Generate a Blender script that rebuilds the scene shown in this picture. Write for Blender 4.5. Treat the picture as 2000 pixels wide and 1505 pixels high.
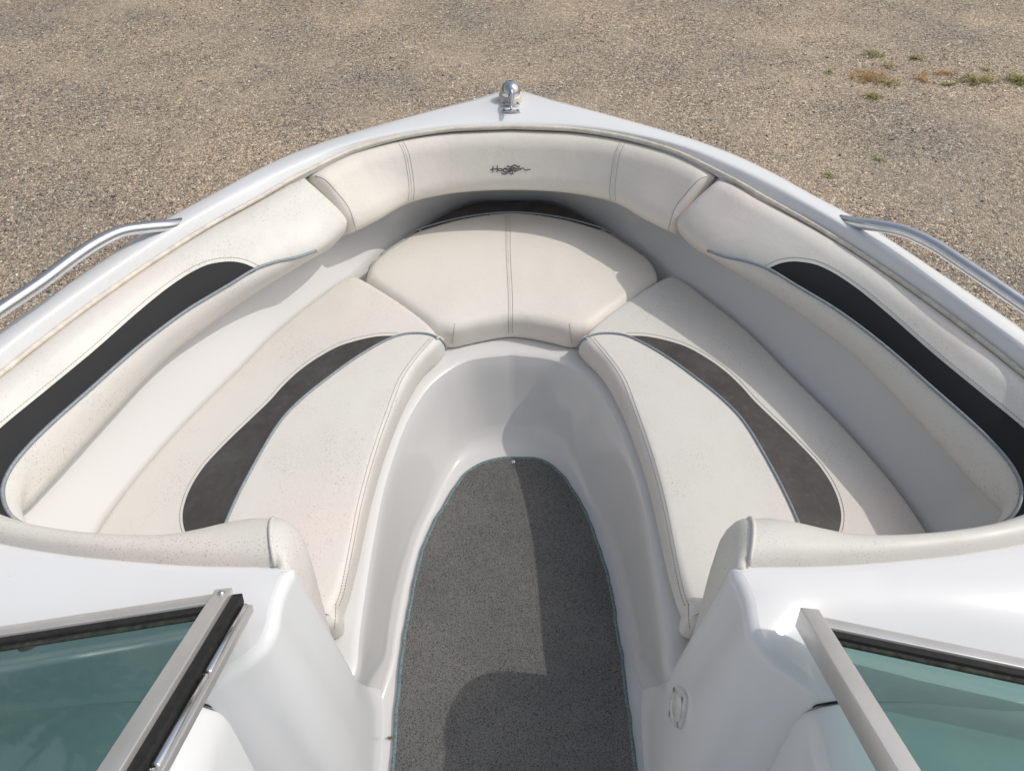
import bpy, bmesh, math, random
import numpy as np
from mathutils import Vector, Matrix
from mathutils.bvhtree import BVHTree
from mathutils.geometry import delaunay_2d_cdt

for _o in list(bpy.data.objects):
    bpy.data.objects.remove(_o)
SC = bpy.context.scene
COL = SC.collection
random.seed(7); np.random.seed(7)

# ---------------------------------------------------------------- camera
PITCH = math.radians(48.0)
FPX = 1330.0
CAMZ = 1.78
cam_d = bpy.data.cameras.new('camera')
cam = bpy.data.objects.new('camera', cam_d); COL.objects.link(cam)
cam.location = (0, 0, CAMZ)
cam.rotation_euler = (math.pi / 2 - PITCH, 0, 0)
cam_d.sensor_width = 36.0
cam_d.lens = FPX / 2000 * 36.0
cam_d.clip_start = 0.02; cam_d.clip_end = 2000
SC.camera = cam

# ---------------------------------------------------------------- light
SUN_TRAVEL = Vector((-0.80, -0.10, -1.0)).normalized()
sd = bpy.data.lights.new('sun', 'SUN'); so = bpy.data.objects.new('sun', sd); COL.objects.link(so)
sd.energy = 2.0; sd.angle = math.radians(0.53); sd.color = (1.0, 0.955, 0.89)
so.rotation_euler = SUN_TRAVEL.to_track_quat('-Z', 'Y').to_euler()
so.location = (4, 1, 6)
W = bpy.data.worlds.new("World"); SC.world = W; W.use_nodes = True
nt = W.node_tree; nt.nodes.clear()
sky = nt.nodes.new('ShaderNodeTexSky'); sky.sky_type = 'NISHITA'; sky.sun_disc = False
to_sun = -SUN_TRAVEL
sky.sun_elevation = math.asin(to_sun.z)
sky.sun_rotation = math.atan2(to_sun.x, to_sun.y)
sky.air_density = 1.2; sky.dust_density = 3.5; sky.ozone_density = 1.0
bg = nt.nodes.new('ShaderNodeBackground'); bg.inputs['Strength'].default_value = 0.15
wo = nt.nodes.new('ShaderNodeOutputWorld')
hs = nt.nodes.new('ShaderNodeHueSaturation'); hs.inputs['Saturation'].default_value = 0.5
nt.links.new(sky.outputs[0], hs.inputs['Color']); nt.links.new(hs.outputs[0], bg.inputs[0]); nt.links.new(bg.outputs[0], wo.inputs[0])
SC.view_settings.view_transform = 'Standard'; SC.view_settings.look = 'None'
SC.cycles.diffuse_bounces = 8; SC.cycles.max_bounces = 14
SC.view_settings.exposure = -0.27; SC.view_settings.gamma = 1.0

# ---------------------------------------------------------------- materials
def new_mat(name):
    m = bpy.data.materials.new(name); m.use_nodes = True
    n = m.node_tree; n.nodes.clear()
    out = n.nodes.new('ShaderNodeOutputMaterial'); p = n.nodes.new('ShaderNodeBsdfPrincipled')
    n.links.new(p.outputs[0], out.inputs[0])
    return m, n, p, out

def setp(p, col=None, rough=None, metal=None, spec=None, coat=None):
    if col is not None: p.inputs['Base Color'].default_value = (*col, 1)
    if rough is not None: p.inputs['Roughness'].default_value = rough
    if metal is not None: p.inputs['Metallic'].default_value = metal
    if spec is not None: p.inputs['Specular IOR Level'].default_value = spec
    if coat is not None: p.inputs['Coat Weight'].default_value = coat; p.inputs['Coat Roughness'].default_value = 0.08

def tex(n, kind, scale, detail=2.0, rough=0.5, vec=None, **kw):
    t = n.nodes.new(kind); t.inputs['Scale'].default_value = scale
    if kind == 'ShaderNodeTexNoise':
        t.inputs['Detail'].default_value = detail; t.inputs['Roughness'].default_value = rough
    for k, v in kw.items(): setattr(t, k, v)
    if vec is not None: n.links.new(vec, t.inputs['Vector'])
    return t

def ramp(n, src, stops, interp='LINEAR'):
    r = n.nodes.new('ShaderNodeValToRGB'); r.color_ramp.interpolation = interp
    e = r.color_ramp.elements
    while len(e) < len(stops): e.new(0.5)
    for i, (pos, c) in enumerate(stops):
        e[i].position = pos; e[i].color = (*c, 1) if len(c) == 3 else c
    n.links.new(src, r.inputs[0]); return r

def mix(n, fac, a, b, mode='MIX'):
    m = n.nodes.new('ShaderNodeMix'); m.data_type = 'RGBA'; m.blend_type = mode
    for s, v in ((0, fac), (6, a), (7, b)):
        if isinstance(v, (float, int)): m.inputs[s].default_value = v
        elif isinstance(v, tuple): m.inputs[s].default_value = (*v, 1) if len(v) == 3 else v
        else: n.links.new(v, m.inputs[s])
    return m.outputs[2]

def math_(n, op, a, b=0.0):
    m = n.nodes.new('ShaderNodeMath'); m.operation = op
    for i, v in enumerate((a, b)):
        if isinstance(v, (float, int)): m.inputs[i].default_value = v
        else: n.links.new(v, m.inputs[i])
    return m.outputs[0]

def bump(n, p, h, strength, dist, prev=None):
    b = n.nodes.new('ShaderNodeBump'); b.inputs['Strength'].default_value = strength
    b.inputs['Distance'].default_value = dist
    n.links.new(h, b.inputs['Height'])
    if prev is not None: n.links.new(prev, b.inputs['Normal'])
    n.links.new(b.outputs[0], p.inputs['Normal']); return b.outputs[0]

def coords(n):
    return n.nodes.new('ShaderNodeTexCoord').outputs['Object']

def W3(v): return (v, v, v)

def mat_gelcoat(name, col=(0.80, 0.81, 0.83), rough=0.28, dirt=0.5):
    m, n, p, o = new_mat(name); c = coords(n); setp(p, col, rough, spec=0.5)
    big = tex(n, 'ShaderNodeTexNoise', 3.5, 6, 0.6, c)
    f = ramp(n, big.outputs[0], [(0.42, W3(0)), (0.75, W3(1))])
    base = mix(n, math_(n, 'MULTIPLY', f.outputs[0], 0.22 * dirt), col, (col[0] * 0.93, col[1] * 0.88, col[2] * 0.82))
    sp = tex(n, 'ShaderNodeTexNoise', 210, 2, 0.5, c)
    s = ramp(n, sp.outputs[0], [(0.745, W3(0)), (0.765, W3(1))])
    base = mix(n, math_(n, 'MULTIPLY', s.outputs[0], 0.45 * dirt), base, (0.35, 0.30, 0.25))
    n.links.new(base, p.inputs['Base Color'])
    r = ramp(n, big.outputs[0], [(0.2, W3(rough * 0.9)), (0.9, W3(rough * 1.3))])
    n.links.new(r.outputs[0], p.inputs['Roughness'])
    w = tex(n, 'ShaderNodeTexNoise', 9, 2, 0.5, c)
    bump(n, p, w.outputs[0], 0.035, 0.004)
    return m

def mat_vinyl(name, col=(0.72, 0.70, 0.655), mildew=0.8, pink=0.3, grime=0.7):
    m, n, p, o = new_mat(name); c = coords(n); setp(p, col, 0.5)
    big = tex(n, 'ShaderNodeTexNoise', 4.0, 5, 0.6, c)
    f = ramp(n, big.outputs[0], [(0.45, W3(0)), (0.72, W3(1))])
    base = mix(n, math_(n, 'MULTIPLY', f.outputs[0], 0.35 * grime), col, (col[0] * 0.86, col[1] * 0.84, col[2] * 0.78))
    pk = tex(n, 'ShaderNodeTexNoise', 2.3, 1, 0.4, c); pk.inputs['Distortion'].default_value = 0.3
    pf = ramp(n, pk.outputs[0], [(0.55, W3(0)), (0.70, W3(1))])
    base = mix(n, math_(n, 'MULTIPLY', pf.outputs[0], pink), base, (0.86, 0.68, 0.64))
    # mildew specks, clustered
    mask = tex(n, 'ShaderNodeTexNoise', 7.0, 3, 0.55, c)
    mk = ramp(n, mask.outputs[0], [(0.44, W3(0.12)), (0.66, W3(1))])
    s1 = tex(n, 'ShaderNodeTexNoise', 330, 3, 0.65, c)
    r1 = ramp(n, s1.outputs[0], [(0.585, W3(0)), (0.67, W3(1))])
    k = math_(n, 'MULTIPLY', math_(n, 'MULTIPLY', r1.outputs[0], mk.outputs[0]), 0.75 * mildew)
    base = mix(n, k, base, (0.28, 0.27, 0.24))
    s2 = tex(n, 'ShaderNodeTexNoise', 75, 3, 0.6, c)
    r2 = ramp(n, s2.outputs[0], [(0.66, W3(0)), (0.74, W3(1))])
    k2 = math_(n, 'MULTIPLY', math_(n, 'MULTIPLY', r2.outputs[0], mk.outputs[0]), 0.40 * mildew)
    base = mix(n, k2, base, (0.36, 0.35, 0.31))
    n.links.new(base, p.inputs['Base Color'])
    rr = ramp(n, mask.outputs[0], [(0.3, W3(0.42)), (0.7, W3(0.62))])
    n.links.new(rr.outputs[0], p.inputs['Roughness'])
    w = tex(n, 'ShaderNodeTexNoise', 14, 3, 0.5, c)
    b0 = bump(n, p, w.outputs[0], 0.35, 0.008)
    v = tex(n, 'ShaderNodeTexVoronoi', 420, vec=c)
    bump(n, p, v.outputs['Distance'], 0.10, 0.0012, b0)
    return m

def mat_dark_vinyl(name, col, dust=0.0, dustcol=(0.12, 0.105, 0.095), rough=0.5):
    m, n, p, o = new_mat(name); c = coords(n); setp(p, col, rough)
    a = tex(n, 'ShaderNodeTexNoise', 11, 8, 0.68, c)
    f = ramp(n, a.outputs[0], [(0.40, W3(0)), (0.68, W3(1))])
    b = tex(n, 'ShaderNodeTexNoise', 90, 4, 0.6, c)
    g = ramp(n, b.outputs[0], [(0.55, W3(0)), (0.72, W3(1))])
    k = math_(n, 'MULTIPLY', math_(n, 'ADD', f.outputs[0], math_(n, 'MULTIPLY', g.outputs[0], 0.6)), dust)
    n.links.new(mix(n, k, col, dustcol), p.inputs['Base Color'])
    v = tex(n, 'ShaderNodeTexVoronoi', 420, vec=c)
    bump(n, p, v.outputs['Distance'], 0.08, 0.0012)
    return m

def mat_simple(name, col, rough=0.5, metal=0.0, nscale=40, var=0.12, bumps=0.05, bs=120):
    m, n, p, o = new_mat(name); c = coords(n); setp(p, col, rough, metal)
    a = tex(n, 'ShaderNodeTexNoise', nscale, 4, 0.6, c)
    dark = tuple(x * (1 - var * 2) for x in col)
    r = ramp(n, a.outputs[0], [(0.35, dark), (0.65, col)])
    n.links.new(r.outputs[0], p.inputs['Base Color'])
    if bumps:
        b = tex(n, 'ShaderNodeTexNoise', bs, 3, 0.5, c)
        bump(n, p, b.outputs[0], bumps, 0.002)
    return m

GEL = mat_gelcoat('gelcoat', (0.765, 0.775, 0.785), 0.16)
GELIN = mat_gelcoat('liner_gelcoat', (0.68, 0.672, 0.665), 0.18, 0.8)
GELFOOT = mat_gelcoat('shaded_footwell_gelcoat', (0.65, 0.645, 0.64), 0.07, 0.5)  # white gelcoat darkened: shade of the upright walls put into the colour
GELFLOOR = mat_gelcoat('floor_gelcoat', (0.74, 0.73, 0.72), 0.12, 0.8)
VIN = mat_vinyl('vinyl', mildew=1.1)
VINC = mat_vinyl('vinyl_clean_brightened', (0.77, 0.735, 0.67), mildew=0.6, pink=0.22)  # same vinyl as the seats; bow brightness put into the base, fewer specks
VINM = mat_vinyl('vinyl_mildewed', (0.71, 0.69, 0.645), mildew=1.3, pink=0.35)
VPIPE = mat_simple('vinyl_piping', (0.78, 0.72, 0.62), 0.5)
BLACKV = mat_dark_vinyl('charcoal_vinyl', (0.020, 0.021, 0.023), 0.15, (0.03, 0.03, 0.03), 0.7)
BLACKV.node_tree.nodes['Principled BSDF'].inputs['Specular IOR Level'].default_value = 0.3
BROWNV = mat_dark_vinyl('weathered_vinyl', (0.050, 0.042, 0.039), 0.40, (0.13, 0.122, 0.12), 0.6)
BROWND = mat_dark_vinyl('blotched_vinyl', (0.046, 0.042, 0.041), 0.38, (0.11, 0.108, 0.11), 0.6)
WELT = mat_simple('grey_welt', (0.30, 0.34, 0.37), 0.4, 0.0, 200, 0.15, 0.1, 500)
THREAD = mat_simple('thread', (0.33, 0.30, 0.27), 0.8)
CHROME = mat_simple('chrome', (0.68, 0.69, 0.71), 0.07, 1.0, 20, 0.03, 0.0)
STEEL = mat_simple('polished_steel', (0.76, 0.77, 0.79), 0.16, 1.0, 30, 0.05, 0.01, 8)
ALU = mat_simple('anodised_aluminium', (0.76, 0.745, 0.73), 0.36, 0.65, 12, 0.05, 0.03, 15)
RUBBER = mat_simple('black_rubber', (0.018, 0.018, 0.018), 0.75, 0.0, 90, 0.3, 0.3, 200)
GASKET = mat_simple('dirty_gasket', (0.05, 0.055, 0.045), 0.85, 0.0, 60, 0.4, 0.4, 150)
PLASTIC = mat_simple('cream_plastic', (0.72, 0.66, 0.56), 0.35)
WPLAST = mat_simple('white_plastic', (0.72, 0.72, 0.70), 0.4)
SCREW = mat_simple('screw_steel', (0.45, 0.45, 0.45), 0.35, 1.0, 200, 0.3)
BINDING = mat_simple('carpet_binding', (0.20, 0.28, 0.29), 0.9, 0.0, 150, 0.25, 0.4, 600)
INK = mat_simple('print_ink', (0.085, 0.085, 0.085), 0.6)
INK2 = mat_simple('print_ink_light', (0.19, 0.165, 0.155), 0.6)

def mat_carpet():
    m, n, p, o = new_mat('carpet_pile'); c = coords(n); setp(p, (0.14, 0.14, 0.14), 0.95, spec=0.15)
    wob = tex(n, 'ShaderNodeTexNoise', 160, 2, 0.5, c)
    vec = n.nodes.new('ShaderNodeVectorMath'); vec.operation = 'MULTIPLY_ADD'
    n.links.new(wob.outputs['Color'], vec.inputs[0]); vec.inputs[1].default_value = (0.006, 0.005, 0); n.links.new(c, vec.inputs[2])
    v = tex(n, 'ShaderNodeTexVoronoi', 470, vec=vec.outputs[0])
    col = ramp(n, v.outputs['Distance'], [(0.05, (0.225, 0.223, 0.222)), (0.45, (0.168, 0.167, 0.166)), (0.85, (0.070, 0.071, 0.073))])
    hue = ramp(n, v.outputs['Color'], [(0.2, (0.82, 0.88, 0.95)), (0.5, (1, 1, 1)), (0.8, (1.12, 1.08, 1.0))])
    base = mix(n, 1.0, col.outputs[0], hue.outputs[0], 'MULTIPLY')
    big = tex(n, 'ShaderNodeTexNoise', 5, 6, 0.65, c)
    bl = ramp(n, big.outputs[0], [(0.35, W3(0.86)), (0.7, (1.12, 1.1, 1.06))])
    base = mix(n, 1.0, base, bl.outputs[0], 'MULTIPLY')
    n.links.new(base, p.inputs['Base Color'])
    inv = math_(n, 'SUBTRACT', 1.0, v.outputs['Distance'])
    bump(n, p, inv, 0.5, 0.003)
    return m
CARPET = mat_carpet()

def mat_gravel():
    m, n, p, o = new_mat('gravel'); c = coords(n); setp(p, (0.3, 0.25, 0.2), 0.9, spec=0.25)
    stops = [(0.0, (0.102, 0.098, 0.095)), (0.10, (0.248, 0.226, 0.204)), (0.25, (0.432, 0.356, 0.275)), (0.42, (0.642, 0.534, 0.417)),
             (0.58, (0.494, 0.446, 0.394)), (0.72, (0.755, 0.631, 0.497)), (0.86, (0.570, 0.441, 0.344)), (0.94, (0.920, 0.901, 0.754)), (1.0, (0.920, 0.920, 0.879))]
    wob = tex(n, 'ShaderNodeTexNoise', 60, 2, 0.5, c)
    vec = n.nodes.new('ShaderNodeVectorMath'); vec.operation = 'MULTIPLY_ADD'
    n.links.new(wob.outputs['Color'], vec.inputs[0]); vec.inputs[1].default_value = (0.02, 0.02, 0); n.links.new(c, vec.inputs[2])
    v1 = tex(n, 'ShaderNodeTexVoronoi', 64, vec=vec.outputs[0]); v2 = tex(n, 'ShaderNodeTexVoronoi', 120, vec=vec.outputs[0])
    def rnd(v):
        s = n.nodes.new('ShaderNodeSeparateColor'); n.links.new(v.outputs['Color'], s.inputs[0]); return s.outputs[0]
    c1 = ramp(n, rnd(v1), stops, 'CONSTANT'); c2 = ramp(n, rnd(v2), stops, 'CONSTANT')
    sel = tex(n, 'ShaderNodeTexNoise', 22, 3, 0.6, c)
    sf = ramp(n, sel.outputs[0], [(0.44, W3(0)), (0.54, W3(1))])
    st = mix(n, sf.outputs[0], c2.outputs[0], c1.outputs[0])
    # dark gaps between stones
    gp = ramp(n, v2.outputs['Distance'], [(0.30, W3(1)), (0.70, W3(0.36))])
    st = mix(n, 0.8, st, mix(n, 1.0, st, gp.outputs[0], 'MULTIPLY'))
    # sandy fines
    fine = tex(n, 'ShaderNodeTexNoise', 260, 2, 0.7, c)
    sand = ramp(n, fine.outputs[0], [(0.32, (0.349, 0.276, 0.213)), (0.5, (0.590, 0.486, 0.374)), (0.68, (0.809, 0.695, 0.554))])
    pt = tex(n, 'ShaderNodeTexNoise', 1.1, 5, 0.62, c)
    pf = ramp(n, pt.outputs[0], [(0.45, W3(0.06)), (0.70, W3(0.55))])
    base = mix(n, pf.outputs[0], st, sand.outputs[0])
    tone = tex(n, 'ShaderNodeTexNoise', 0.8, 3, 0.5, c)
    tf = ramp(n, tone.outputs[0], [(0.35, (0.98, 0.98, 0.97)), (0.65, (1.30, 1.22, 1.13))])
    base = mix(n, 1.0, base, tf.outputs[0], 'MULTIPLY')
    n.links.new(base, p.inputs['Base Color'])
    h1 = math_(n, 'SUBTRACT', 1.0, v1.outputs['Distance']); h2 = math_(n, 'SUBTRACT', 1.0, v2.outputs['Distance'])
    b0 = bump(n, p, mix(n, sf.outputs[0], h2, h1), 1.0, 0.013)
    bump(n, p, fine.outputs[0], 0.5, 0.004, b0)
    return m
GRAVEL = mat_gravel()

def mat_stone():
    m, n, p, o = new_mat('pebble'); c = coords(n); setp(p, (0.3, 0.27, 0.24), 0.8)
    g = n.nodes.new('ShaderNodeNewGeometry')
    r = ramp(n, g.outputs['Random Per Island'], [(0.0, (0.115, 0.117, 0.114)), (0.18, (0.322, 0.312, 0.289)), (0.36, (0.554, 0.469, 0.374)),
        (0.55, (0.746, 0.655, 0.535)), (0.7, (0.461, 0.378, 0.310)), (0.82, (0.631, 0.577, 0.505)), (0.93, (0.920, 0.900, 0.773)), (0.97, (0.739, 0.523, 0.353))], 'CONSTANT')
    a = tex(n, 'ShaderNodeTexNoise', 250, 3, 0.6, c)
    f = ramp(n, a.outputs[0], [(0.3, W3(0.75)), (0.7, W3(1.1))])
    n.links.new(mix(n, 1.0, r.outputs[0], f.outputs[0], 'MULTIPLY'), p.inputs['Base Color'])
    return m
PEBBLE = mat_stone()

def mat_glass():
    m = bpy.data.materials.new('tinted_glass'); m.use_nodes = True; n = m.node_tree; n.nodes.clear()
    o = n.nodes.new('ShaderNodeOutputMaterial'); t = n.nodes.new('ShaderNodeBsdfTransparent'); g = n.nodes.new('ShaderNodeBsdfGlossy')
    t.inputs[0].default_value = (0.31, 0.50, 0.475, 1); g.inputs['Roughness'].default_value = 0.03
    g.inputs[0].default_value = (0.85, 0.95, 0.93, 1)
    f = n.nodes.new('ShaderNodeFresnel'); f.inputs[0].default_value = 1.52
    c = coords(n); d = tex(n, 'ShaderNodeTexNoise', 18, 6, 0.7, c)
    df = n.nodes.new('ShaderNodeBsdfDiffuse'); df.inputs[0].default_value = (0.35, 0.42, 0.36, 1)
    r = ramp(n, d.outputs[0], [(0.45, W3(0.015)), (0.75, W3(0.10))])
    mx = n.nodes.new('ShaderNodeMixShader'); n.links.new(r.outputs[0], mx.inputs[0]); n.links.new(t.outputs[0], mx.inputs[1]); n.links.new(df.outputs[0], mx.inputs[2])
    m2 = n.nodes.new('ShaderNodeMixShader'); n.links.new(f.outputs[0], m2.inputs[0]); n.links.new(mx.outputs[0], m2.inputs[1]); n.links.new(g.outputs[0], m2.inputs[2])
    n.links.new(m2.outputs[0], o.inputs[0]); return m
GLASS = mat_glass()

def mat_leaf(name, a, b, sc=2.0):
    m, n, p, o = new_mat(name); setp(p, a, 0.6)
    g = n.nodes.new('ShaderNodeNewGeometry')
    r = ramp(n, g.outputs['Random Per Island'], [(0.0, a), (1.0, b)])
    n.links.new(r.outputs[0], p.inputs['Base Color'])
    return m
LEAF = mat_leaf('foliage', (0.04, 0.095, 0.025), (0.12, 0.22, 0.05))
BARK = mat_simple('bark', (0.12, 0.09, 0.07), 0.9, 0, 20, 0.3, 0.5, 60)
GRASSG = mat_leaf('green_grass', (0.16, 0.17, 0.03), (0.32, 0.30, 0.07))
GRASSB = mat_leaf('dry_grass', (0.34, 0.16, 0.05), (0.55, 0.40, 0.16))
GRASSM = mat_leaf('half_dry_grass', (0.15, 0.17, 0.03), (0.50, 0.36, 0.13))

# ---------------------------------------------------------------- geometry helpers
def ray(px, py):
    r = (px - 1000) / FPX; u = (752.5 - py) / FPX
    return Vector((r, math.cos(PITCH) + u * math.sin(PITCH), -math.sin(PITCH) + u * math.cos(PITCH)))
def U(px, py, z):
    """traced outline point -> its place on the horizontal level z of the boat"""
    d = ray(px, py); t = (z - CAMZ) / d.z
    return Vector((0, 0, CAMZ)) + d * t
def UL(pts, z): return [U(p[0], p[1], p[2] if len(p) > 2 else z) for p in pts]
def mir(pts): return [Vector((-p.x, p.y, p.z)) for p in pts]

def spline(pts, n, closed=False):
    """resampled centripetal-ish Catmull-Rom through pts with n points, even in arc length"""
    P = [Vector(p) for p in pts]; dense = []
    m = len(P); rng = range(m) if closed else range(m - 1)
    for i in rng:
        p1, p2 = P[i % m], P[(i + 1) % m]
        p0 = P[(i - 1) % m] if (closed or i > 0) else p1 * 2 - p2
        p3 = P[(i + 2) % m] if (closed or i + 2 < m) else p2 * 2 - p1
        L = (p2 - p1).length
        if L < 1e-9: continue
        m1 = (p2 - p0) * (L / max(1e-6, (p1 - p0).length + L)); m2 = (p3 - p1) * (L / max(1e-6, (p3 - p2).length + L))
        for k in range(12):
            t = k / 12
            dense.append((2*t**3-3*t*t+1)*p1 + (t**3-2*t*t+t)*m1 + (-2*t**3+3*t*t)*p2 + (t**3-t*t)*m2)
    dense.append(P[0] if closed else P[-1])
    return even(dense, n, closed)
def even(dense, n, closed=False):
    A = np.array([tuple(p) for p in dense]); d = np.r_[0, np.cumsum(np.linalg.norm(np.diff(A, axis=0), axis=1))]
    s = np.linspace(0, d[-1], n + 1)[:-1] if closed else np.linspace(0, d[-1], n)
    return [Vector((np.interp(x, d, A[:, 0]), np.interp(x, d, A[:, 1]), np.interp(x, d, A[:, 2]))) for x in s]
def full(half):
    """half curve from the centreline outwards (left side) -> whole curve, left aft to right aft"""
    return half[::-1] + mir(half)[1:]

ORIG = {}
def mesh_obj(name, V, F, mat, parent=None, smooth=True, fix=True):
    me = bpy.data.meshes.new(name); o = bpy.data.objects.new(name, me); COL.objects.link(o)
    if parent is not None:
        org = ORIG[parent.name]; o.parent = parent
    else:
        A = np.array([tuple(v) for v in V]); org = Vector(((A[:, 0].min() + A[:, 0].max()) / 2, (A[:, 1].min() + A[:, 1].max()) / 2, A[:, 2].min()))
        o.location = org
    ORIG[o.name] = org
    me.from_pydata([tuple(Vector(v) - org) for v in V], [], F)
    if fix:
        bm = bmesh.new(); bm.from_mesh(me)
        bmesh.ops.remove_doubles(bm, verts=bm.verts, dist=1e-5)
        bmesh.ops.recalc_face_normals(bm, faces=bm.faces); bm.to_mesh(me); bm.free()
    me.materials.append(mat)
    if smooth: me.polygons.foreach_set('use_smooth', [True] * len(me.polygons))
    me.update(); return o
def empty(name, loc):
    o = bpy.data.objects.new(name, None); COL.objects.link(o); o.location = loc; o.empty_display_size = 0.1
    ORIG[o.name] = Vector(loc); return o
def tag(o, label=None, cat=None, group=None, kind=None):
    if label: o['label'] = label
    if cat: o['category'] = cat
    if group: o['group'] = group
    if kind: o['kind'] = kind
    return o

def grid(rows, closed=False):
    n = len(rows[0]); V = [p for r in rows for p in r]; F = []
    for i in range(len(rows) - 1):
        for j in range(n if closed else n - 1):
            k = (j + 1) % n
            F.append((i * n + j, i * n + k, (i + 1) * n + k, (i + 1) * n + j))
    return V, F
def join(*parts):
    V, F = [], []
    for v, f in parts:
        o = len(V); V += list(v); F += [tuple(i + o for i in q) for q in f]
    return V, F
def bvh(V, F): return BVHTree.FromPolygons([tuple(v) for v in V], F)

def frames(path):
    out = []
    for i, p in enumerate(path):
        t = (path[min(i + 1, len(path) - 1)] - path[max(i - 1, 0)]).normalized()
        s = t.cross(Vector((0, 0, 1)))
        if s.length < 1e-4: s = t.cross(Vector((0, 1, 0)))
        s.normalize(); out.append((p, s, s.cross(t).normalized()))
    return out
def tube(path, r, k=8, caps=True, flat=1.0):
    rows = []
    for i, (p, s, u) in enumerate(frames(path)):
        rr = r[i] if isinstance(r, (list, tuple)) else r
        rows.append([p + s * (rr * math.cos(a)) + u * (rr * flat * math.sin(a)) for a in [2 * math.pi * j / k for j in range(k)]])
    V, F = grid(rows, True)
    if caps: F += [tuple(range(k))[::-1], tuple(range(len(V) - k, len(V)))]
    return V, F
def box(c, ax, ay, az):
    V = [c + sx * ax + sy * ay + sz * az for sx in (-1, 1) for sy in (-1, 1) for sz in (-1, 1)]
    return V, [(0, 1, 3, 2), (4, 6, 7, 5), (0, 4, 5, 1), (2, 3, 7, 6), (0, 2, 6, 4), (1, 5, 7, 3)]
def bevelled(V, F, w=0.003, seg=2):
    bm = bmesh.new(); vs = [bm.verts.new(tuple(v)) for v in V]
    for f in F: bm.faces.new([vs[i] for i in f])
    bmesh.ops.recalc_face_normals(bm, faces=bm.faces)
    bmesh.ops.bevel(bm, geom=bm.edges[:] , offset=w, segments=seg, affect='EDGES', profile=0.6)
    bm.verts.index_update()
    V2 = [v.co.copy() for v in bm.verts]; F2 = [tuple(v.index for v in f.verts) for f in bm.faces]; bm.free()
    return V2, F2
def disc_dome(c, nrm, r, h, k=16, rings=4):
    nrm = nrm.normalized(); a = nrm.cross(Vector((0.3, 0.9, 0.1))).normalized(); b = nrm.cross(a)
    rows = []
    for i in range(rings + 1):
        t = i / rings * math.pi / 2
        rows.append([c + nrm * (h * math.sin(t)) + (a * math.cos(q) + b * math.sin(q)) * (r * math.cos(t) + 1e-5) for q in [2 * math.pi * j / k for j in range(k)]])
    return grid(rows, True)

def poly_dist(P, Q, closed=True):
    """distance of each point of P (n,2) from the closed polyline Q (m,2)"""
    A = Q; B = np.roll(Q, -1, axis=0)
    if not closed: A = A[:-1]; B = B[:-1]
    AB = B - A; L = (AB ** 2).sum(1) + 1e-12
    T = np.clip(((P[:, None] - A[None]) * AB[None]).sum(2) / L, 0, 1)
    C = A[None] + T[..., None] * AB[None]
    return np.sqrt(((P[:, None] - C) ** 2).sum(2)).min(1)
def inside(P, Q):
    x, y = P[:, 0], P[:, 1]; c = np.zeros(len(P), bool); m = len(Q)
    for i in range(m):
        x1, y1 = Q[i]; x2, y2 = Q[(i + 1) % m]
        if y1 == y2: continue
        hit = ((y1 > y) != (y2 > y)) & (x < (x2 - x1) * (y - y1) / (y2 - y1) + x1); c ^= hit
    return c
def fill2d(Q, step):
    """triangulate polygon Q with an interior grid; returns pts (n,2), tris; the first len(Q) pts are the boundary"""
    lo, hi = Q.min(0), Q.max(0)
    gx, gy = np.meshgrid(np.arange(lo[0], hi[0], step), np.arange(lo[1], hi[1], step))
    gx = gx + (np.arange(gx.shape[0]) % 2)[:, None] * step / 2
    G = np.c_[gx.ravel(), gy.ravel()]; G = G[inside(G, Q)]
    if len(G): G = G[poly_dist(G, Q) > step * 0.45]
    P = np.r_[Q, G] if len(G) else Q
    vo, eo, fo, ov, oe, of = delaunay_2d_cdt([Vector(p) for p in P], [], [list(range(len(Q)))], 1, 1e-7)
    return np.array([tuple(v) for v in vo]), [tuple(f) for f in fo]
def smooth_closed(Q, it, lam=0.5):
    for _ in range(it): Q = Q + lam * ((np.roll(Q, 1, 0) + np.roll(Q, -1, 0)) / 2 - Q)
    return Q
def area2(Q): return 0.5 * (Q[:, 0] * np.roll(Q[:, 1], -1) - Q[:, 1] * np.roll(Q[:, 0], -1)).sum()

def outline(segs, step=0.008, soft=8):
    """segs: list of open polylines (world) joined end to end into a closed outline"""
    pts = []
    for s in segs:
        L = sum((s[i + 1] - s[i]).length for i in range(len(s) - 1)); n = max(3, int(L / step))
        pts += spline(s, n)[:-1]
    Q = np.array([(p.x, p.y) for p in pts]); Q = smooth_closed(Q, soft)
    if area2(Q) < 0: Q = Q[::-1]
    return Q
def pillow(Q, zb, zt, r=0.022, crown=0.010, cw=0.07, puff=0.004, step=0.018, extra=None):
    """upholstered slab over outline Q (ccw): upright rounded sides, soft edge, gently domed top"""
    d = (np.roll(Q, -1, 0) - np.roll(Q, 1, 0)); d /= np.linalg.norm(d, axis=1)[:, None] + 1e-12
    N = np.c_[-d[:, 1], d[:, 0]]                                     # inward
    for _ in range(3): N = (N + np.roll(N, 1, 0) + np.roll(N, -1, 0)) / 3
    rows = []; prof = [(0.006, zb), (0.0, zb + 0.008), (-puff, (zb + zt - r) / 2)]
    for k in range(7):
        a = k / 6 * math.pi / 2; prof.append((r * (1 - math.cos(a)), zt - r + r * math.sin(a)))
    for off, z in prof: rows.append([Vector((q[0], q[1], z)) for q in (Q + N * off)])
    V, F = grid(rows, True)
    I = np.array([(p.x, p.y) for p in rows[-1]])
    P, T = fill2d(I, step); D = poly_dist(P, I)
    def top(x, y, dd): return zt + crown * (1 - math.exp(-dd / cw)) + (extra(x, y) if extra else 0.0)
    Vt = [Vector((p[0], p[1], top(p[0], p[1], dd))) for p, dd in zip(P, D)]
    return join((V, F), (Vt, T))

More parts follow.
